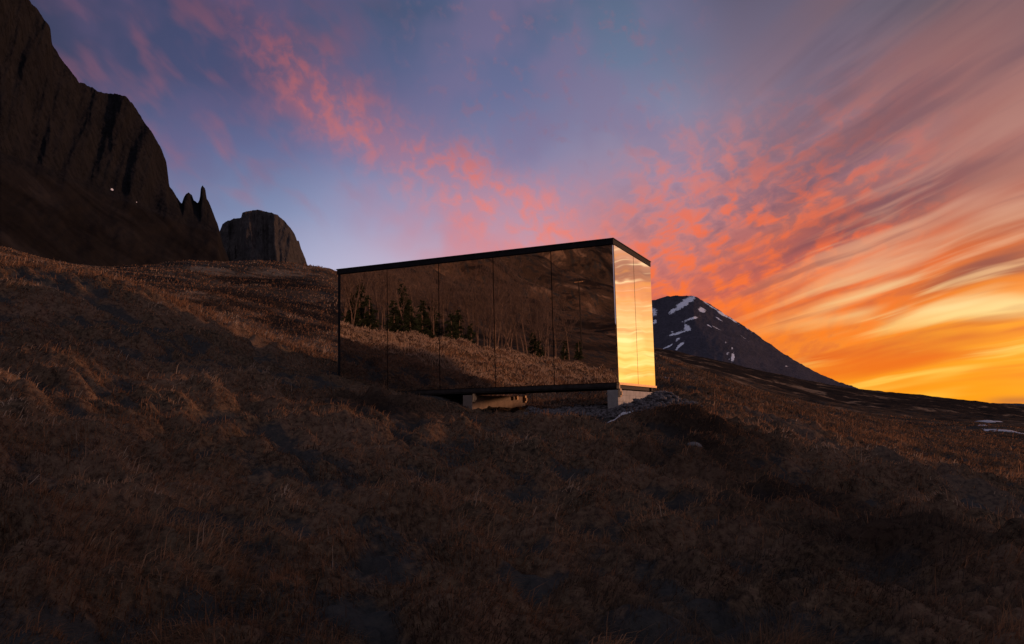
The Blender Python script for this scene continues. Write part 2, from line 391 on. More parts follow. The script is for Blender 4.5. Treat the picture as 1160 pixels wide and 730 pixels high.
# ------------------------------------------------------------------ terrain
P0 = np.array([2.1543, 17.107, .6696]); LEN, WID, HGT = 6.9872, 3.0427, 2.9
lu = np.array([-math.sin(AX), math.cos(AX), 0]); lv = np.array([math.cos(AX), math.sin(AX), 0])
def at(px, py, r):
    d = fw*F + rt*(px-580) + up*(365-py); d = d/math.hypot(d[0], d[1]); return d*r
def mir(px, py, r):     # where the mirrored front shows a point r metres along the reflected sight line
    q = at(px, py, r); n = lv; return q - 2*((q-P0) @ n)*n
def plane(x, y): return -2.0 - .15*x + .13*y
def fade_plane(x, y):
    r = np.hypot(x, y)+1e-9; k = np.minimum(1, 22/r); return -2.0 + (-.15*x+.13*y)*k
VP = [(0,730,4.6),(0,600,7),(0,500,10),(0,420,14),(0,350,19),(0,303,24),(0,318,33),(0,293,60),(0,274,95),(0,300,200),(0,340,400),(0,380,600),
 (70,316,24.5),(70,328,34),(70,316,60),(70,310,90),
 (130,327,25),(130,400,17),(130,500,11),(130,600,7.5),(130,730,4.8),(130,342,36),(130,324,62),(130,306,88),(130,310,120),(130,340,400),
 (220,357,27),(220,430,17),(220,520,11),(220,374,37),(220,346,55),(220,301,92),(220,306,130),(220,350,400),(220,390,600),
 (300,388,27),(300,440,18),(300,404,37),(300,366,54),(300,326,74),(300,300,96),(300,306,130),(300,360,400),
 (375,404,26.5),(375,425,20.6),(375,412,36),(375,372,54),(375,332,76),(375,305,98),(375,315,130),(375,380,400),
 (450,420,27),(440,441,20),(450,392,60),(450,345,98),(450,360,150),(450,400,400),
 (497,447,19.2),(540,471,18),(640,467,21),(640,460,29),(640,446,42),(600,464,23),(575,466,19.5),(700,460,25),(540,458,24),(600,396,70),(600,365,110),(600,385,160),(600,410,400),(600,440,600),
 (580,730,4.8),(580,650,6.6),(580,600,8.5),(580,550,11),(580,500,14.2),(580,475,16.8),(640,468,17.6),
 (300,730,4.7),(300,600,7.8),(300,520,11.5),
 (697,467,17.2),(697,500,14.5),(697,550,11.2),(697,600,8.8),(697,730,4.9),(720,462,18.5),
 (742,458,21),(750,432,34),(745,402,58),(745,409,78),(745,400,140),(740,393,300),(740,404,420),(740,440,600),
 (800,472,19),(800,448,29),(800,425,56),(800,432,80),(800,420,150),(800,406,300),(800,416,420),(800,445,600),
 (880,520,14),(880,484,26),(880,452,60),(880,455,90),(880,446,150),(880,426,300),(880,436,420),(880,455,600),
 (880,620,8.4),(880,730,5.2),
 (960,600,9.5),(960,540,14),(960,500,25),(960,475,60),(960,470,110),(960,460,200),(960,443,400),(960,452,500),
 (1040,447,440),(1040,452,560),(1040,463,200),(1040,477,100),(1040,492,60),(1040,520,26),(1040,600,11),(1040,730,5.2),
 (1110,459,440),(1110,464,560),(1110,470,200),(1110,483,100),(1110,505,50),(1110,535,25),(1110,610,11.5),(1110,730,5.4),
 (1160,461.5,440),(1160,468,560),(1160,474,200),(1160,490,90),(1160,545,25),(1160,620,11.5),(1160,730,5.6)]
MP = [(385,377,34),(440,385,35),(500,395,36),(560,405,38),(627,417,40),(697,424,42),
 (440,418,26),(560,434,27),(650,431,33),(500,425,27),
 (385,388,46),(440,396,48),(500,406,50),(560,416,52),(627,424,52),(697,434,55),(385,368,62),(500,390,66),(627,412,70),(697,418,75),
 (385,330,110),(500,345,120),(627,370,120),(697,388,120),(385,290,200),(500,292,220),(627,320,220),(697,340,220),
 (385,250,340),(500,230,340),(627,230,340),(697,240,340),(385,220,480),(500,190,480),(627,190,480),(697,200,480)]
PT = [at(*p) for p in VP] + [mir(*p) for p in MP]
for az in range(-180, 180, 30):
    for r in (.6, 1.6, 3.0):
        x, y = r*math.sin(R(az)), r*math.cos(R(az)); PT.append(np.array([x, y, plane(x, y)]))
for az, L_ in {45: ((12,-2.2),(30,-3.2),(150,-7),(450,-10),(600,-16)), 70: ((12,-2.6),(30,-4.5),(150,-16),(450,-35)), 100: ((12,-3.4),(30,-6),(150,-22),(450,-45)),
               135: ((12,-4),(30,-6.5),(150,-20),(450,-42)), 170: ((12,-3.5),(30,-5.5),(150,-14),(450,-20)),
               -170: ((12,-2.6),(30,-3),(100,4),(450,60)), -145: ((12,-1.7),(40,2)), -45: ((10,.6),(20,3.1),(35,3.4),(100,20),(300,60)), -75: ((8,-.6),(45,4),(100,20),(300,62),(500,120))}.items():
    for r, z in L_: PT.append(np.array([r*math.sin(R(az)), r*math.cos(R(az)), z]))
PT = np.array(PT)
pr = np.hypot(PT[:,0], PT[:,1]); pa_ = np.arctan2(PT[:,0], PT[:,1]); pg = (PT[:,2]-fade_plane(PT[:,0], PT[:,1]))/pr
def q3(x, y):
    r = np.hypot(x, y)+1e-6; a_ = np.arctan2(x, y)
    return np.stack([1.7*np.sin(a_), 1.7*np.cos(a_), .8*np.log(r)], -1)
Q = q3(PT[:,0], PT[:,1])
def kern(d): return d   # biharmonic in 3-D
D = np.linalg.norm(Q[:,None]-Q[None], axis=-1)
n_ = len(Q); M = np.zeros((n_+4, n_+4)); M[:n_,:n_] = kern(D) - np.eye(n_)*.01; M[:n_,n_] = 1; M[:n_,n_+1:] = Q; M[n_:,:n_] = M[:n_,n_:].T
wts = np.linalg.solve(M, np.r_[pg, np.zeros(4)])
PEAT = [(at(772,492,16.2), .75, .34), (at(800,530,13.2), .9, .26), (at(752,476,17.6), .5, .2), (at(830,500,15.8), .8, .22), (at(736,467,16.9), .42, .17), (at(716,468,16.8), .30, .12), (at(748,470,17.2), .35, .22), (at(790,478,17.4), .5, .24), (at(812,515,14.4), .45, .2), (at(430,470,15.5), 1., .12), (at(905,560,11), 1.2, .2), (at(1010,640,8), 1., .2)]
def cabin_uv(x, y):
    dx_, dy_ = x-P0[0], y-P0[1]
    return dx_*lu[0]+dy_*lu[1], dx_*lv[0]+dy_*lv[1]
def gravel_mask(x, y):
    u, v = cabin_uv(x, y)
    d = np.sqrt(((u-.35)/1.6)**2 + ((v+.10)/.80)**2)
    d2 = np.sqrt(((u+.55)/.95)**2 + ((v-.4)/1.15)**2)
    return np.maximum(smooth(1.15, .75, d), smooth(1.15, .7, d2))
def base_h(x, y):
    x = np.asarray(x, float); y = np.asarray(y, float); sh = x.shape
    x = x.ravel(); y = y.ravel(); out = np.empty_like(x)
    for i in range(0, len(x), 60000):
        xs, ys = x[i:i+60000], y[i:i+60000]; q = q3(xs, ys)
        d2 = (q**2).sum(1)[:,None] + (Q**2).sum(1)[None] - 2*q@Q.T
        gg = np.sqrt(np.maximum(d2, 0))@wts[:n_] + wts[n_] + q@wts[n_+1:]
        rr_ = np.hypot(xs, ys); gg = gg*smooth(.6, 2.5, rr_)
        out[i:i+60000] = fade_plane(xs, ys) + rr_*gg
    return out.reshape(sh)
def tuss(x, y):   # hummock field 0..1ish, stretched along the contour
    wx = x+.35*pn(x*.7+40, y*.7); wy = y+.35*pn(x*.7, y*.7+80)
    a_ = np.abs(pn(wx*.50, wy*.70))*2.3
    b_ = np.abs(pn(wx*1.15+9, wy*1.5+3))*2.3
    c_ = .5+pn(wx*2.9, wy*3.3)
    return .5*a_+.33*b_+.17*c_
def H(x, y, fine=True):
    z = base_h(x, y); r = np.hypot(x, y)
    near = smooth(90, 25, r); u, v = cabin_uv(x, y)
    du = np.maximum(np.maximum(-u-.6, u-LEN-.3), 0); dv = np.maximum(np.maximum(-v-.7, v-WID-.8), 0); dc = np.hypot(du, dv)
    cl = smooth(0, 2.2, dc)
    cl2 = .25+.75*cl
    z = z + .30*pn(x/7.+3, y/7.)*smooth(4, 12, r)*near*cl
    z = z + (.38*(tuss(x, y)-.5))*smooth(34, 15, r)*cl2*smooth(1, 4, r)
    z = z + .19*np.abs(pn(x*1.7+5, y*2.2))*near*cl2 + .07*np.abs(pn(x*4.1, y*4.6+9))*near*smooth(60, 30, r)
    z = z + .08*pn(x*2.1, y*2.1)*near*cl2 + .022*pn(x*5.3, y*5.3)*smooth(40, 12, r)
    z = z + .010*pn(x*12., y*12.)*smooth(22, 8, r)
    fr = smooth(25, 90, r)
    z = z + fr*(.45*fbm(x/14., y/14., 5, .55)+ .005*np.minimum(r, 500)*fbm(x/70.+5, y/70., 5, .5)*smooth(60, 200, r)*(1-.75*smooth(-4, 4, np.degrees(np.arctan2(x, y)))))
    ms = smooth(55, 110, r)*smooth(-88, -104, np.degrees(np.arctan2(x, y)))*smooth(-180, -160, np.degrees(np.arctan2(x, y)))
    z = z + ms*.07*np.minimum(r, 400)*(np.abs(pn(x/75.+2, y/75.))*1.2-.35+.35*pn(x/24., y/24.)+.15*pn(x/9., y/9.))
    z = z + .12*fr*np.abs(fbm(x/3.5, y/3.5, 3))
    kt = x*.906+y*.423; kp = x*.423-y*.906     # unseen knoll added off to the right to shade the foreground
    z = z + 12.*smooth(1., 0., np.sqrt(((kt-58)/22)**2+(np.maximum(np.abs(kp+2)-8.5, 0)/4.)**2))
    for c, rad, am in PEAT:
        z = z + am*np.exp(-((x-c[0])**2+(y-c[1])**2)/rad**2)
    return z
HEATH = [(at(285,328,66), 5.), (at(325,352,54), 3.), (at(352,338,62), 2.6), (at(300,313,80), 5.5), (at(250,333,60), 3.2), (at(360,372,50), 2.2), (at(225,335,56), 2.5), (at(372,333,66), 2.2)]
def track(x, y):
    m = np.zeros(np.shape(x)); T = [at(800,468,27), at(880,490,21.5), at(960,513,18.5), at(1040,538,17), at(1160,582,14), at(1300,640,11)]
    for p_, q_ in zip(T[:-1], T[1:]):
        vx, vy = q_[0]-p_[0], q_[1]-p_[1]; t = np.clip(((x-p_[0])*vx+(y-p_[1])*vy)/(vx*vx+vy*vy), 0, 1)
        m = np.maximum(m, smooth(.75, .3, np.hypot(x-p_[0]-t*vx, y-p_[1]-t*vy)+.25*pn(x*.8, y*.8)))
    return m
def darkmask(x, y):
    s = 0
    for c, rad in HEATH: s = s + smooth(.48, .75, np.exp(-(((x-c[0])/1.5)**2+(y-c[1])**2)/rad**2)+.35*fbm(x*.35, y*.35, 3))
    for c, rad, am in PEAT[:4]+PEAT[6:]: s = s + np.exp(-((x-c[0])**2+(y-c[1])**2)/(rad*1.1)**2)
    return np.clip(s, 0, 1)
def sector(a0, a1, n): return np.linspace(a0, a1, n, endpoint=False)
AZ = np.radians(np.concatenate([sector(-180,-150,60), sector(-150,-34,600), sector(-34,34,900), sector(34,60,90), sector(60,180,150)]))
RA = np.concatenate([np.exp(np.linspace(math.log(.25), math.log(3.2), 40, endpoint=False)), np.exp(np.linspace(math.log(3.2), math.log(30), 430, endpoint=False)),
                     np.exp(np.linspace(math.log(30), math.log(620), 300)), [700, 850, 1100]])
AA, RR = np.meshgrid(AZ, RA, indexing='ij')
X = RR*np.sin(AA); Y = RR*np.cos(AA); Z = H(X, Y)
out_ = smooth(560, 1000, RR); Z = Z*(1-out_) - 95*out_
ground = grid('ground', X, Y, Z, GROUND, wrap=True, attrs={'gravel': gravel_mask(X, Y)*smooth(60, 30, RR), 'far': smooth(35, 70, RR), 'dark': darkmask(X, Y), 'track': track(X, Y), 'hum': tuss(X, Y), 'heather': smooth(110, 230, RR)*smooth(-5, 2, np.degrees(AA))*smooth(110, 60, np.degrees(AA))})
tag(ground, 'hummocky hillside of rust brown dry grass falling away to the right', 'hillside', kind='structure')

# sea beyond the slope
sea = MB(); 
sea.v = [(0,0,-62)] + [(60000*math.sin(R(t)), 60000*math.cos(R(t)), -62) for t in range(0, 360, 10)]
sea.f = [(0, 1+i, 1+(i+1) % 36) for i in range(36)]
sea_m, g_, b_ = newmat('calm sea'); b_.inputs['Base Color'].default_value = (.02,.024,.03,1); b_.inputs['Roughness'].default_value = .35
bump(g_, b_, g_.noise(pos(g_), .05, 4.), .4, 1.)
tag(sea.build('sea', sea_m), 'dark sea far beyond the hillside', 'sea', kind='structure')

# ------------------------------------------------------------------ mountains
def massif(name, mat, sky_pts, foot_y, mid, radii, naz, nt_, flute, label, fade=None, snow=None, talus_to=.45, back=None, rough=1., kind='structure', cat='mountain', round_=0.):
    px = np.linspace(sky_pts[0][0], sky_pts[-1][0], naz)
    sy = np.interp(px, [p[0] for p in sky_pts], [p[1] for p in sky_pts])
    jit = rough*(fbm(px/9.+3.3, px*0+1.7, 5, .6))*1.6
    X = np.zeros((naz, nt_+6)); Y = X.copy(); Z = X.copy(); T = X.copy(); SN = X.copy(); PX = X.copy(); PY = X.copy()
    tt = np.linspace(0, 1, nt_)
    r0, r1, r2 = radii(px)
    fy = foot_y(px); my = mid(px, sy)
    s_ = (px-px[0])/(px[-1]-px[0])*2-1
    for i in range(naz):
        ty = np.where(tt < talus_to, fy[i]+(my[i]-fy[i])*(tt/talus_to), my[i]+(sy[i]-my[i])*((tt-talus_to)/(1-talus_to)))
        ty = ty + jit[i]*smooth(.93, 1., tt)
        r = np.where(tt < talus_to, r0[i]+(r1[i]-r0[i])*(tt/talus_to), r1[i]+(r2[i]-r1[i])*((tt-talus_to)/(1-talus_to)))
        r = r + round_*(1-math.sqrt(max(0., 1-s_[i]**2)))
        cl = smooth(talus_to*.7, talus_to*1.15, tt)
        r = r*(1 + flute(px[i]+0*tt, ty, tt)*cl) * (1+.02*fbm(px[i]/60.+0*tt, ty/50., 4)*(1-cl))
        q = np.stack([at(px[i], yy, 1.) for yy in ty])
        X[i,:nt_] = q[:,0]*r; Y[i,:nt_] = q[:,1]*r; Z[i,:nt_] = q[:,2]*r
        T[i,:nt_] = 1-cl; PX[i] = px[i]; PY[i,:nt_] = ty; PY[i,nt_:] = ty[-1]
        for k, (mr_, mz) in enumerate(((1.02,1.0),(1.08,.985),(1.2,.93),(1.4,.7),(1.6,.35),(1.75,-.05))):
            X[i,nt_+k] = q[-1,0]*r[-1]*mr_; Y[i,nt_+k] = q[-1,1]*r[-1]*mr_
            Z[i,nt_+k] = q[-1,2]*r[-1]*mz
    if snow is not None: SN = snow(PX, PY)
    Z = np.maximum(Z, -90)
    o = grid(name, X, Y, Z, mat, attrs={'talus': T, 'snow': SN})
    tag(o, label, cat, kind=kind)
    return o
def lf(*p): return lambda px: np.interp(px, [q[0] for q in p], [q[1] for q in p])
def blobs(L):
    def f(PX, PY):
        s = np.zeros_like(PX)
        for (x, y, w, h, ang, am) in L:
            c, n = math.cos(R(ang)), math.sin(R(ang)); dx_ = PX-x; dy_ = PY-y
            u = (dx_*c+dy_*n)/w; v = (-dx_*n+dy_*c)/h
            s = np.maximum(s, am*np.exp(-(u*u+v*v)*.8))
        return s
    return f
sk = [(-700,60),(-560,-40),(-420,-170),(-300,-190),(-160,-150),(-60,-110),(0,-55),(20,-22),(33,0),(46,16),(57,31),(59,50),(72,70),(90,93),(101,98),(110,104),(131,107),(141,108),(149,116),(160,133),(173,151),(183,170),(188.6,184),(190.5,200),(191.7,211),(198,220),(203,227.5),(206,231),(207.2,226),(208.6,221.5),(211,219.5),(213.5,218.6),(216,221),(217.5,222),(219.5,226.5),(221.5,227.5),(224,229),(226,226),(227,221),(227.3,215),(228.4,212),(229.6,210.5),(230.6,212.5),(232.6,214),(233.2,219),(234.4,226),(237,230),(240,238),(245.6,251),(249,263),(253,279),(262,300),(275,318)]
def fl1(px, ty, tt):
    return .030*(pn(px/34.+ty/110., ty/160.) + .30*pn(px/12.+ty/50., ty/60.+4)+.10*np.abs(pn(px/7.+ty/40., ty/22.+4))) + .0012*fbm(px/5., ty/4., 4) + .02*np.abs(pn(px/60.-ty/150.+8, ty/300.))
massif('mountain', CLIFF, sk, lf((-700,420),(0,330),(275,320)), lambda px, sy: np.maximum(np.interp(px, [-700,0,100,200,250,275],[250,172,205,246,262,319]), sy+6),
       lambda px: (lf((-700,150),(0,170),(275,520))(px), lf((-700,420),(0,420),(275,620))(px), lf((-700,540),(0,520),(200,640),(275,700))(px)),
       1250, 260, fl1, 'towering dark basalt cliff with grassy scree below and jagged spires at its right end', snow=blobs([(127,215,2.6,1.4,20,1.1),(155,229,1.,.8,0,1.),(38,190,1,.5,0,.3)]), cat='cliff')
sk2 = [(243,312),(246,290),(249,262),(252,254),(258,250),(266,248),(273,246.5),(274.5,241),(286,238.5),(296,238.5),(306,241),(314,243),(322,250),(329,258.5),(334,266),(336.5,273),(338.5,273),(341,282),(346,293),(349,303),(352,316)]
massif('rocky_butte', BUTTE, sk2, lf((200,330),(360,330)), lambda px, sy: np.maximum(np.interp(px, [243,352],[308,308]), sy+1),
       lambda px: (800+0*px, 850+0*px, 905+0*px), 420, 160, lambda px, ty, tt: .03*(pn(px/17.+2, ty/90.+1)+.3*pn(px/6., ty/30.)+.0*px)+.0015*fbm(px/4., ty/6., 3),
       'blunt flat topped dark rock butte rising behind the grassy hill', talus_to=.15, round_=70., cat='rock butte', rough=.5)
sk3 = [(380,452),(480,425),(560,398),(640,372),(700,352),(738,341),(756,335.5),(770,334.8),(786,334.8),(794.7,340),(816,352.5),(838,366),(855,378),(868,387),(881,396),(897,406),(913,415.5),(930,424),(945.5,431),(958.5,435.5),(969,439),(1000,449),(1050,464),(1080,472)]
SN = [(775,344,13,3.6,-38,1.25),(783,339.5,5,3,-30,1.2),(763,352,6,2.5,-25,1.1),(795,351,4.2,2.6,10,1.2),(783,361.5,9.5,1.7,-18,1.1),(778,371,4,4,-50,.95),(767,378,11,1.6,-16,1.05),(762,377,2,2,0,.8),(779,373,3,4,70,.85),(768,384,4,1.5,-35,1),(757,392.5,7,1.1,-28,1),(770,392,6.5,1.6,-45,1.1),(741,356,4,3,-30,1.1),(742,365,3,2,-45,1.1),(738,352,6,4,0,1.),
      (805,347,16,.9,32,.95),(820,357,11,1.5,33,.95),(832,364,9,1.,35,.8),(848,374,6,.8,38,.7),(803,369,4,.8,30,.9),(812,372,6,.7,30,.8),(822,388,1.6,1.2,0,.9),(829,395,1.5,1.8,60,.9),(830,405,1.8,5,10,1.15),(824,401,2,2.,60,.9),(826,407,2,1,0,.9),(843,383,8,.7,36,.7),(892,415,3,.7,0,.7),(815,362,6,.8,35,.8)]
massif('mountain', PEAK, sk3, lf((380,480),(1080,480)), lambda px, sy: sy+(np.interp(px,[380,1080],[478,478])-sy)*.55,
       lambda px: (1700+0*px, 2150+0*px, 2600+0*px), 900, 200, lambda px, ty, tt: .014*(pn(px/45.-ty/60., ty/60.)+.3*pn(px/16.-ty/25., ty/40.)+.05*pn(px/6.,ty/9.))+.0012*fbm(px/6., ty/6., 4),
       'distant pyramid mountain streaked with patches of old snow', snow=blobs(SN), talus_to=.35, rough=.6)
sk4 = [(900,475),(1000,466),(1075,461),(1090,459),(1110,457.5),(1125,456.8),(1140,457.2),(1160,457.6),(1190,457),(1230,456),(1300,458),(1400,470)]
massif('distant_hills', PEAK, sk4, lf((900,480),(1400,480)), lambda px, sy: sy+8, lambda px: (14000+0*px, 14500+0*px, 15500+0*px), 260, 20, lambda px, ty, tt: 0*px, 'thin line of far hills on the right horizon', rough=.25, cat='hills')

# ------------------------------------------------------------------ the mirrored cabin
cab = empty('mirror_cabin', tuple(P0), AX + math.pi/2)     # stands at its near lower corner
tag(cab, 'long box cabin clad in mirror glass raised on concrete walls on the slope', 'cabin')
# local frame: x = lu ; y = -lv rotated  ->  (lu, z x lu)
ly = np.array([-lu[1], lu[0], 0]); sgn = 1 if ly @ lv > 0 else -1    # y sign of the depth direction
def D3(u0, u1, v0, v1, z0, z1):
    return ((u0+u1)/2, sgn*(v0+v1)/2, (z0+z1)/2), (abs(u1-u0), abs(v1-v0), abs(z1-z0))
cab.rotation_euler = (0, 0, math.atan2(lu[1], lu[0]))
def part(name, mat, boxes, bev=0., parent=cab):
    b = MB()
    for bx in boxes: b.box(*D3(*bx), bev=bev)
    return b.build(name, mat, parent)
pw = LEN/5
for i in range(5):
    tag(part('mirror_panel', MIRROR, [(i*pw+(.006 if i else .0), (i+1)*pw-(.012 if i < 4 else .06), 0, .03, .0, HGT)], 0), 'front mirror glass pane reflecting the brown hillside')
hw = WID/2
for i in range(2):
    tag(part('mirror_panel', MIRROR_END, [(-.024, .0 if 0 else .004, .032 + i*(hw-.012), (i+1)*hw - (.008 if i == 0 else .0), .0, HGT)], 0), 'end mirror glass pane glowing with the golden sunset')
part('wall', BLACK, [(.03, LEN, .032, WID, -.01, HGT)])
part('corner_trim', BLACK, [(LEN-.055, LEN+.012, -.006, .028, -.01, HGT)])
part('roof', BLACK, [(-.03, LEN+.03, -.03, WID+.03, HGT+.012, HGT+.125)], .006)
part('roof_trim', STEEL, [(-.045, LEN+.045, -.045, WID+.045, HGT+.127, HGT+.142)])
part('soffit_gap', BLACK, [(-.01, LEN, -.01, WID, HGT+.001, HGT+.011)])
part('floor_frame', STEEL, [(.01, LEN, .004, .12, -.115, -.012), (.01, LEN, WID-.12, WID-.01, -.07, -.012), (.012, .14, .122, WID-.122, -.13, -.012), (LEN-.14, LEN-.002, .122, WID-.122, -.15, -.012), (3.3, 3.42, .122, WID-.122, -.09, -.012), (.16, LEN-.16, .4, WID-.4, -.05, -.014)], .004)
part('lower_rail', STEEL, [(.02, LEN, -.008, .002, -.085, -.02)])
part('end_flashing', BRASS, [(-.045, .012, -.01, WID+.03, -.045, -.012), (-.049, -.0455, -.012, WID+.032, -.05, -.002)])
for v in (.02, WID-.42):
    tag(part('floor_joist', STEEL, [(-.03, .5, v+.02, v+.10, -.135, -.05)]), None)
part('floor_joist', WOOD, [(-.035, .02, .0, .07, -.13, -.052)])
# concrete walls it stands on
def foundation(u, z0, label, v0=0., v1=WID-.02, top=-.155):
    loc = P0 + lu*u; o = empty('foundation_wall', tuple(loc), math.atan2(lu[1], lu[0]))
    tag(o, label, 'foundation', 'concrete walls under the cabin')
    b = MB().box(*D3(0, .23, v0, v1, z0, top), bev=.008); b.build('concrete', CONC if u < 1 else CONC_BROWN, o)
    for v in (v0+.02, v1-.12):
        b = MB().box(*D3(-.05, -.003, v, v+.10, top-.15, top+.03), bev=.006)
        b.box(*D3(-.075, -.0515, v+.02, v+.08, top-.11, top-.03), bev=.004); b.build('wooden_bracket', WOOD, o)
    b = MB().box(*D3(.03, .2, v0+.3, v0+.45, top+.001, top+.004)); b.box(*D3(.03, .2, v1-.45, v1-.3, top+.001, top+.004)); b.build('shim_plate', STEEL, o)
    return o
foundation(.0, -1.3, 'pale concrete wall under the near golden end of the cabin')
foundation(3.38, -1.3, 'brownish concrete wall half hidden in grass under the middle of the cabin')
MB().box((0,0,-.19),(.06,.09,.10)).build('wooden_post', WOOD, cab).location = (3.3, sgn*2.3, .0)

# ------------------------------------------------------------------ gravel stones, rocks, snow
def stone_mesh(nseed, squash=.6):
    r_ = np.random.default_rng(nseed)
    import bmesh
    bm = bmesh.new(); bmesh.ops.create_icosphere(bm, subdivisions=1, radius=1.)
    v = np.array([w.co[:] for w in bm.verts]); f = np.array([[w.index for w in q.verts] for q in bm.faces]); bm.free()
    v = v*(1+.28*r_.standard_normal((len(v),1))*.7); v[:,2] *= squash; return v, f
SM = [stone_mesh(i) for i in range(6)]
def scatter_stones(name, n, sampler, smin, smax, mat, label, cat):
    xs, ys = sampler(n); zs = H(xs, ys); n = len(xs)
    VV = []; FF = []; k = 0
    for i in range(n):
        v, f = SM[i % 6]; s = smin*(smax/smin)**(rng.random()**2.2); t = rng.random()*6.28
        c, q = math.cos(t), math.sin(t); w = v*s*np.array([1, .8, 1])
        VV.append(np.stack([w[:,0]*c-w[:,1]*q+xs[i], w[:,0]*q+w[:,1]*c+ys[i], w[:,2]+zs[i]+s*.15], -1)); FF.append(f+k); k += len(v)
    o = mesh_np(name, np.concatenate(VV), [np.concatenate(FF)], mat); return tag(o, label, cat, kind='stuff')
def gs(n):
    u = rng.uniform(-2.8, 4.2, n*3); v = rng.uniform(-1.6, 2.4, n*3)
    x = P0[0]+lu[0]*u+lv[0]*v; y = P0[1]+lu[1]*u+lv[1]*v
    k = (gravel_mask(x, y) > rng.random(n*3)) & ~((u > -.1) & (u < .3) & (v > -.05)); return x[k][:n], y[k][:n]
GST = m_plain('crushed grey stone', (.085,.08,.085), .95, 0, 25, .6, .3, .1)
scatter_stones('gravel', 9000, gs, .012, .085, GST, 'heap and apron of crushed grey stone beside the near foundation', 'gravel')
def rock(p, s, label, sq=.55):
    v, f = stone_mesh(int(p[0]*100) % 97, sq); v = v*s; z = H(np.array([p[0]]), np.array([p[1]]))[0]
    m = MB(); m.v = [tuple(q) for q in v]; m.f = [tuple(int(i) for i in q) for q in f]
    o = m.build('rock', STONE); o.location = (p[0], p[1], z+s*.15); sub = o.modifiers.new('s', 'SUBSURF'); sub.levels = 2; sub.render_levels = 2
    return tag(o, label, 'rock')
rock(at(786,521,13.9), .16, 'small pale stone lying in the dark grass below the gravel')
def snow_patch(p, ln, wd, ang, label, n=40):
    """thin drift lying on the ground"""
    tt = np.linspace(0, 2*np.pi, n, endpoint=False); rings = np.linspace(0, 1, 7)
    X = []; Y = []; E = []
    for q in rings:
        w = 1+.35*pn(np.cos(tt)*1.6+p[0], np.sin(tt)*1.6+p[1])+.2*pn(np.cos(tt)*5+p[0], np.sin(tt)*5)
        u = np.cos(tt)*ln*q*w; v = np.sin(tt)*wd*q*w
        X.append(p[0]+u*math.cos(ang)-v*math.sin(ang)); Y.append(p[1]+u*math.sin(ang)+v*math.cos(ang)); E.append(np.full(n, (1-q**2)))
    X = np.array(X); Y = np.array(Y); E = np.array(E); Zb = H(X, Y); r = math.hypot(p[0], p[1])
    Z_ = Zb + (E*.045-.012)*max(1, r/40)
    o = grid('snow_patch', X.T, Y.T, Z_.T, SNOW, wrap=True)
    return tag(o, label, 'snow patch', 'thin snow patches left on the slope')
pa1 = math.atan2(lu[1], lu[0])
snow_patch(at(706,473,16.3), .42, .035, pa1+.9+math.pi, 'thin grey white snow streak on the gravel in front of the near concrete wall')
snow_patch(at(758,468,18.2), .40, .05, pa1+2.2, 'snow streak beside the gravel heap right of the cabin')
snow_patch(at(757,417,46), .42, .5, .2, 'small snow patch on the brown slope just right of the cabin end')
snow_patch(at(1119,473,150), 2.3, 2.2, .2, 'upper narrow snow streak at the right edge of the slope')
snow_patch(at(1143,488,84), 2.0, .8, -.5, 'longest snow streak at the right edge of the picture')
snow_patch(at(1114,482,95), .5, .5, .1, 'tiny snow fleck left of the longest streak at the right edge')
q = mir(558+118, 433, 31); snow_patch(at(0,0,1)*0+q, .8, .35, .5, 'snow patch mirrored in the lower edge of the fourth glass pane')

# ------------------------------------------------------------------ grass
def blades(name, x, y, ln, wd, label, tone_shift=0.):
    n = len(x); z = H(x, y)-.02
    e_ = .12
    gx = (tuss(x+e_, y)-tuss(x-e_, y)); gy = (tuss(x, y+e_)-tuss(x, y-e_)); gl = np.hypot(gx, gy)+1e-6
    fa = 3.2*fbm(x*.45+31, y*.45, 3)+.2
    lx = -gx/gl*np.minimum(gl*1.5, 1)*.7 + .9*np.cos(fa) + .38*rng.standard_normal(n); ly_ = -gy/gl*np.minimum(gl*1.5, 1)*.7 - .9*np.sin(fa) + .38*rng.standard_normal(n)
    ll = np.hypot(lx, ly_)+1e-6; bend = np.clip(.82+.30*rng.standard_normal(n), .1, 1.5)
    dx_ = lx/ll; dy_ = ly_/ll
    # width direction roughly across the blade, random
    t = rng.random(n)*2*np.pi; wx = np.cos(t)*wd; wy = np.sin(t)*wd
    P_ = []
    for s, wk, hh, out in ((0, 1, 0, 0), (.5, .8, .5, .22), (1, 0, .82, .85)):
        zz = z + ln*(hh*(1-.42*bend)) - ln*bend*.20*(s**3)
        xx = x + dx_*ln*out*bend; yy = y + dy_*ln*out*bend
        if wk: P_ += [np.stack([xx-wx*wk, yy-wy*wk, zz], -1), np.stack([xx+wx*wk, yy+wy*wk, zz], -1)]
        else: P_ += [np.stack([xx, yy, zz], -1)]
    v = np.stack(P_, 1).reshape(-1, 3); b = np.arange(n)[:,None]*5
    quad = b+np.array([[0,1,3,2]]); tri = b+np.array([[2,3,4]])
    big = .5+.75*fbm(x*.22+3, y*.30, 3); sm_ = .5+.9*pn(x*1.3, y*1.3)
    tone = np.clip(-.06+.30*big+.22*sm_+.45*tuss(x, y)+.12*rng.standard_normal(n)-.10*smooth(10, 5.5, np.hypot(x, y))-.32*darkmask(x, y)+tone_shift, 0, 1)  # tone also carries painted backlight on hummock tops and shade near the camera
    T = np.repeat(tone, 5); Hh = np.tile(np.array([0,0,.5,.5,1.]), n)
    return tag(mesh_np(name, v, [quad, tri], GRASS, attrs={'tone': T, 'h': Hh}), label, 'grass', kind='stuff')
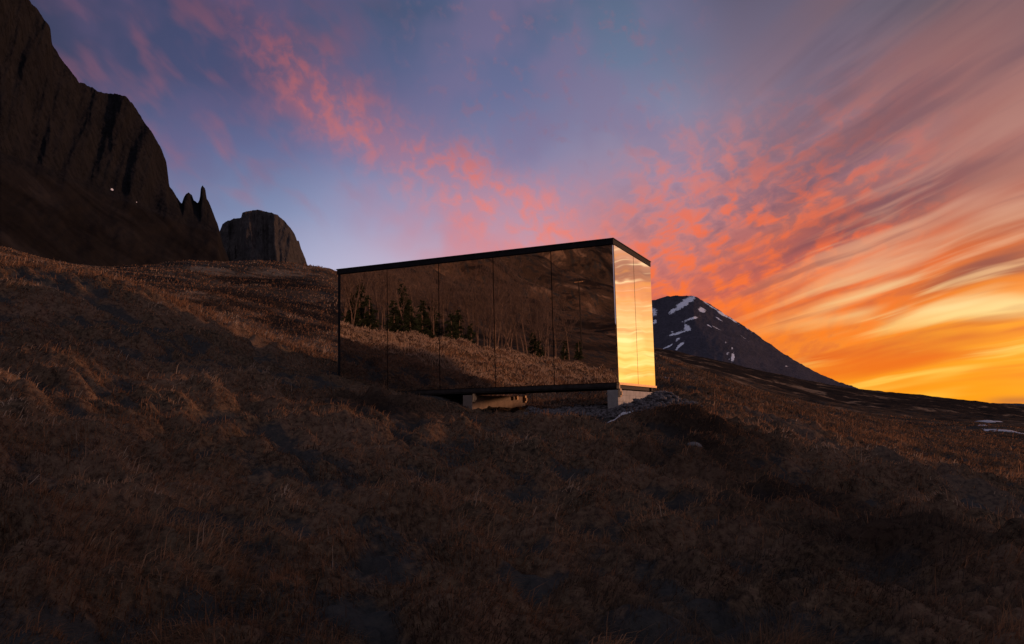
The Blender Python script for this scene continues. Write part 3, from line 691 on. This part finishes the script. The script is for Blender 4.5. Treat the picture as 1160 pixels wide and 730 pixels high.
def keep(x, y, tmin=.35):
    u, v = cabin_uv(x, y)
    t = tuss(x, y) + .35*pn(x*.4+7, y*.4) 
    k = (t > tmin + .25*rng.random(len(x))-.12)
    k &= track(x, y) < .5+.6*rng.random(len(x))
    k &= ~((u > 1.4) & (u < LEN) & (v > -1.3) & (v <= 0) & (rng.random(len(x)) < .75))
    k &= gravel_mask(x, y) < .25+.35*rng.random(len(x))
    k &= ~((u > -.08) & (u < LEN+.05) & (v > -.04) & (v < WID+.05))
    return k
N = 420000
azs = np.radians(rng.uniform(-37, 37, N)); rs = np.exp(rng.uniform(math.log(3.3), math.log(46), N)**1.0)
x = rs*np.sin(azs); y = rs*np.cos(azs); k = keep(x, y); x, y, rs = x[k], y[k], rs[k]
ln = np.clip(.095+.05*rng.standard_normal(len(x)), .04, .4)*(1+.9*(rng.random(len(x)) < .06))*(1+.25*smooth(8, 25, rs)); wd = .0016+.00032*rs
blades('grass', x, y, ln, wd, 'matted rust brown tufts of dry grass over the slope')
# longer stalks on crests
N = 15000
azs = np.radians(rng.uniform(-37, 37, N)); rs = np.exp(rng.uniform(math.log(5), math.log(34), N))
x = rs*np.sin(azs); y = rs*np.cos(azs); cl_ = fbm(x*.5+11, y*.5, 2) + .6*tuss(x, y) > .55
k = keep(x, y, .6) & cl_; x, y, rs = x[k], y[k], rs[k]
blades('grass', x, y, .24+.16*rng.random(len(x)), .0012+.00022*rs, 'sparse taller straw stalks on the hummocks', .2)
# far slope and mirrored bank
N = 110000
azs = np.radians(rng.uniform(-37, 37, N)); rs = np.exp(rng.uniform(math.log(23), math.log(115), N))
x = rs*np.sin(azs); y = rs*np.cos(azs)
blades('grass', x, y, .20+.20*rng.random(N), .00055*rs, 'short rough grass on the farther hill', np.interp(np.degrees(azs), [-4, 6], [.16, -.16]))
N = 120000
pxs = rng.uniform(375, 705, N); rr_ = np.exp(rng.uniform(math.log(20), math.log(60), N))
q = np.stack([fw[i]*F + rt[i]*(pxs-580) + up[i]*(365-430) for i in range(3)], -1); q = q/np.hypot(q[:,0], q[:,1])[:,None]*rr_[:,None]
q = q - 2*((q-P0)@lv)[:,None]*lv
k = keep(q[:,0], q[:,1], .1) & (np.degrees(np.arctan2(q[:,0], q[:,1])) < -38); x, y = q[k,0], q[k,1]
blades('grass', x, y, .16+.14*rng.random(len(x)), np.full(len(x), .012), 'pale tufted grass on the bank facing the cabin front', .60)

# ------------------------------------------------------------------ trees on the far side of the bank (seen in the mirror)
def bare_tree(p, h, label, seed, group):
    r_ = random.Random(seed); tr = MB(); cr = MB()
    z = H(np.array([p[0]]), np.array([p[1]]))[0]
    o = empty('bare_birch', (p[0], p[1], z)); tag(o, label, 'tree', group)
    def br(a_, d, L, rad, dep):
        pts = [a_]; 
        for i in range(3):
            d = (d+Vector((r_.uniform(-.13,.13), r_.uniform(-.13,.13), r_.uniform(-.02,.12)))).normalized(); pts.append(pts[-1]+d*L/3)
        for i in range(3):
            (tr if dep == 0 else cr).tube(pts[i], pts[i+1], rad*(1-i*.25), rad*(1-(i+1)*.25), 5 if dep == 0 else 3)
        if dep < 3:
            nb = (9, 5, 4)[dep]
            for j in range(nb):
                t = r_.uniform(.22 if dep == 0 else .2, 1); i = min(2, int(t*3)); q_ = pts[i].lerp(pts[i+1], t*3-i)
                s = Vector((r_.uniform(-1,1), r_.uniform(-1,1), r_.uniform(.2,.9))).normalized()
                br(q_, (d*.75+s*.75).normalized(), L*r_.uniform(.38,.6)*(1.15-.4*t), max(rad*.36, .009), dep+1)
    for st in range(r_.choice((1,1,2,3))):
        br(Vector((st*.15, st*.1, -.1)), Vector((r_.uniform(-.2,.2), r_.uniform(-.2,.2), 1)).normalized(), h*r_.uniform(.7,.95), (.035+.005*h), 0)
    tr.build('trunk', BARK, o); cr.build('crown', BARK, o)
def conifer(p, h, label, seed, group):
    r_ = np.random.default_rng(seed); z = H(np.array([p[0]]), np.array([p[1]]))[0]
    o = empty('conifer', (p[0], p[1], z)); tag(o, label, 'tree', group)
    MB().tube((0,0,-.1), (0,0,h), .09, .015, 6).build('trunk', BARK, o)
    P_ = []; D_ = []
    wh = np.arange(.10*h, h, .17); lean = r_.uniform(-.05, .05, 2)
    for zz in wh:
        t = zz/h; L0 = ((1-t)**r_.uniform(.7, .95))*h*.34+.08
        for k in range(r_.integers(4, 8)):
            if r_.random() < .18: continue
            az = r_.random()*6.283; L = L0*r_.uniform(.45, 1.15); m = max(5, int(L*46))
            u = r_.random(m)**.8*L; d = np.array([math.cos(az), math.sin(az)])
            side = r_.uniform(-.22, .22, m)*(.35+.65*(1-u/L))*min(1, L)
            P_.append(np.stack([d[0]*u-d[1]*side+lean[0]*zz, d[1]*u+d[0]*side+lean[1]*zz, zz+.10*u-.32*u*u/max(L, .3)+r_.uniform(-.05, .05, m)], -1))
            D_.append(np.stack([np.full(m, d[0]), np.full(m, d[1]), np.full(m, -.15)], -1)+.55*r_.standard_normal((m, 3)))
    c = np.concatenate(P_); d = np.concatenate(D_); d /= np.linalg.norm(d, axis=1)[:,None]; n = len(c)
    s = r_.standard_normal((n,3)); s = np.cross(d, s); s /= np.linalg.norm(s, axis=1)[:,None]
    L = (.12+.14*r_.random(n))[:,None]; w = .05
    v = np.stack([c-s*w, c+s*w, c+d*L], 1).reshape(-1, 3); f = np.arange(n*3).reshape(-1, 3)
    mesh_np('crown', v, [f], NEEDLE, parent=o)
CON = [(398,64,5.6),(408,66,6.2),(420,62,4.8),(447,63,5.4),(456,67,6.4),(466,61,4.6),(478,64,5.6),(489,66,5.0),(512,62,4.4),(521,64,5.2),(534,63,4.2),(604,70,3.4),(612,68,3.0),(640,74,3.0),(655,76,2.6)]
adj = ['first','second','third','fourth','fifth','sixth','seventh','eighth','ninth','tenth','eleventh','twelfth','thirteenth','fourteenth','fifteenth']
for i, (px_, r_, h) in enumerate(CON):
    conifer(mir(px_, 400, r_), h*(.50+.22*((i*37) % 10)/10), f'{adj[i]} dark conifer from the left mirrored behind the pale grass bank', 10+i, 'dark conifers behind the bank')
BIR = [(388,64,5.),(394,70,5.6),(399,63,5.2),(407,74,6.),(412,64,5.4),(424,72,6.2),(432,64,5.),(443,68,6.2),(461,64,5.4),(476,72,6.),(491,64,5.2),(503,66,5.8),(517,70,6.4),(533,64,5.),(554,64,5.6),(575,74,6.6),(583,62,4.6),(595,66,5.4),(613,74,6.),(624,64,4.8),(390,66,7),(403,72,7.5),(416,70,7),(428,68,7.4),(436,73,6.6),(452,72,7),(470,70,6.6),(484,73,6.2),(498,66,7),(508,70,6.6),(526,70,7),(541,66,6.4),(549,70,6.8),(563,66,8.),(570,72,7),(579,68,6.5),(588,70,7.2),(599,66,6.),(607,72,6.6),(618,68,7),(631,70,6.2),(645,74,5.4)]
for i, (px_, r_, h) in enumerate(BIR):
    bare_tree(mir(px_, 400, r_), h*.9, 'leafless pale birch mirrored among the conifers behind the grass bank', 50+i, 'bare birches behind the bank')
for px_, r_, h in ((658, 90, 8.),):
    p = mir(px_, 380, r_); z = H(np.array([p[0]]), np.array([p[1]]))[0]
    o = empty('utility_pole', (p[0], p[1], z)); tag(o, 'thin pale pole mirrored on the dark hillside', 'pole')
    MB().tube((0,0,-.3), (0,0,h), .10, .07, 8).build('pole', STEEL, o); MB().box((0,0,h-.5), (1.3,.08,.1)).build('crossarm', WOOD, o)
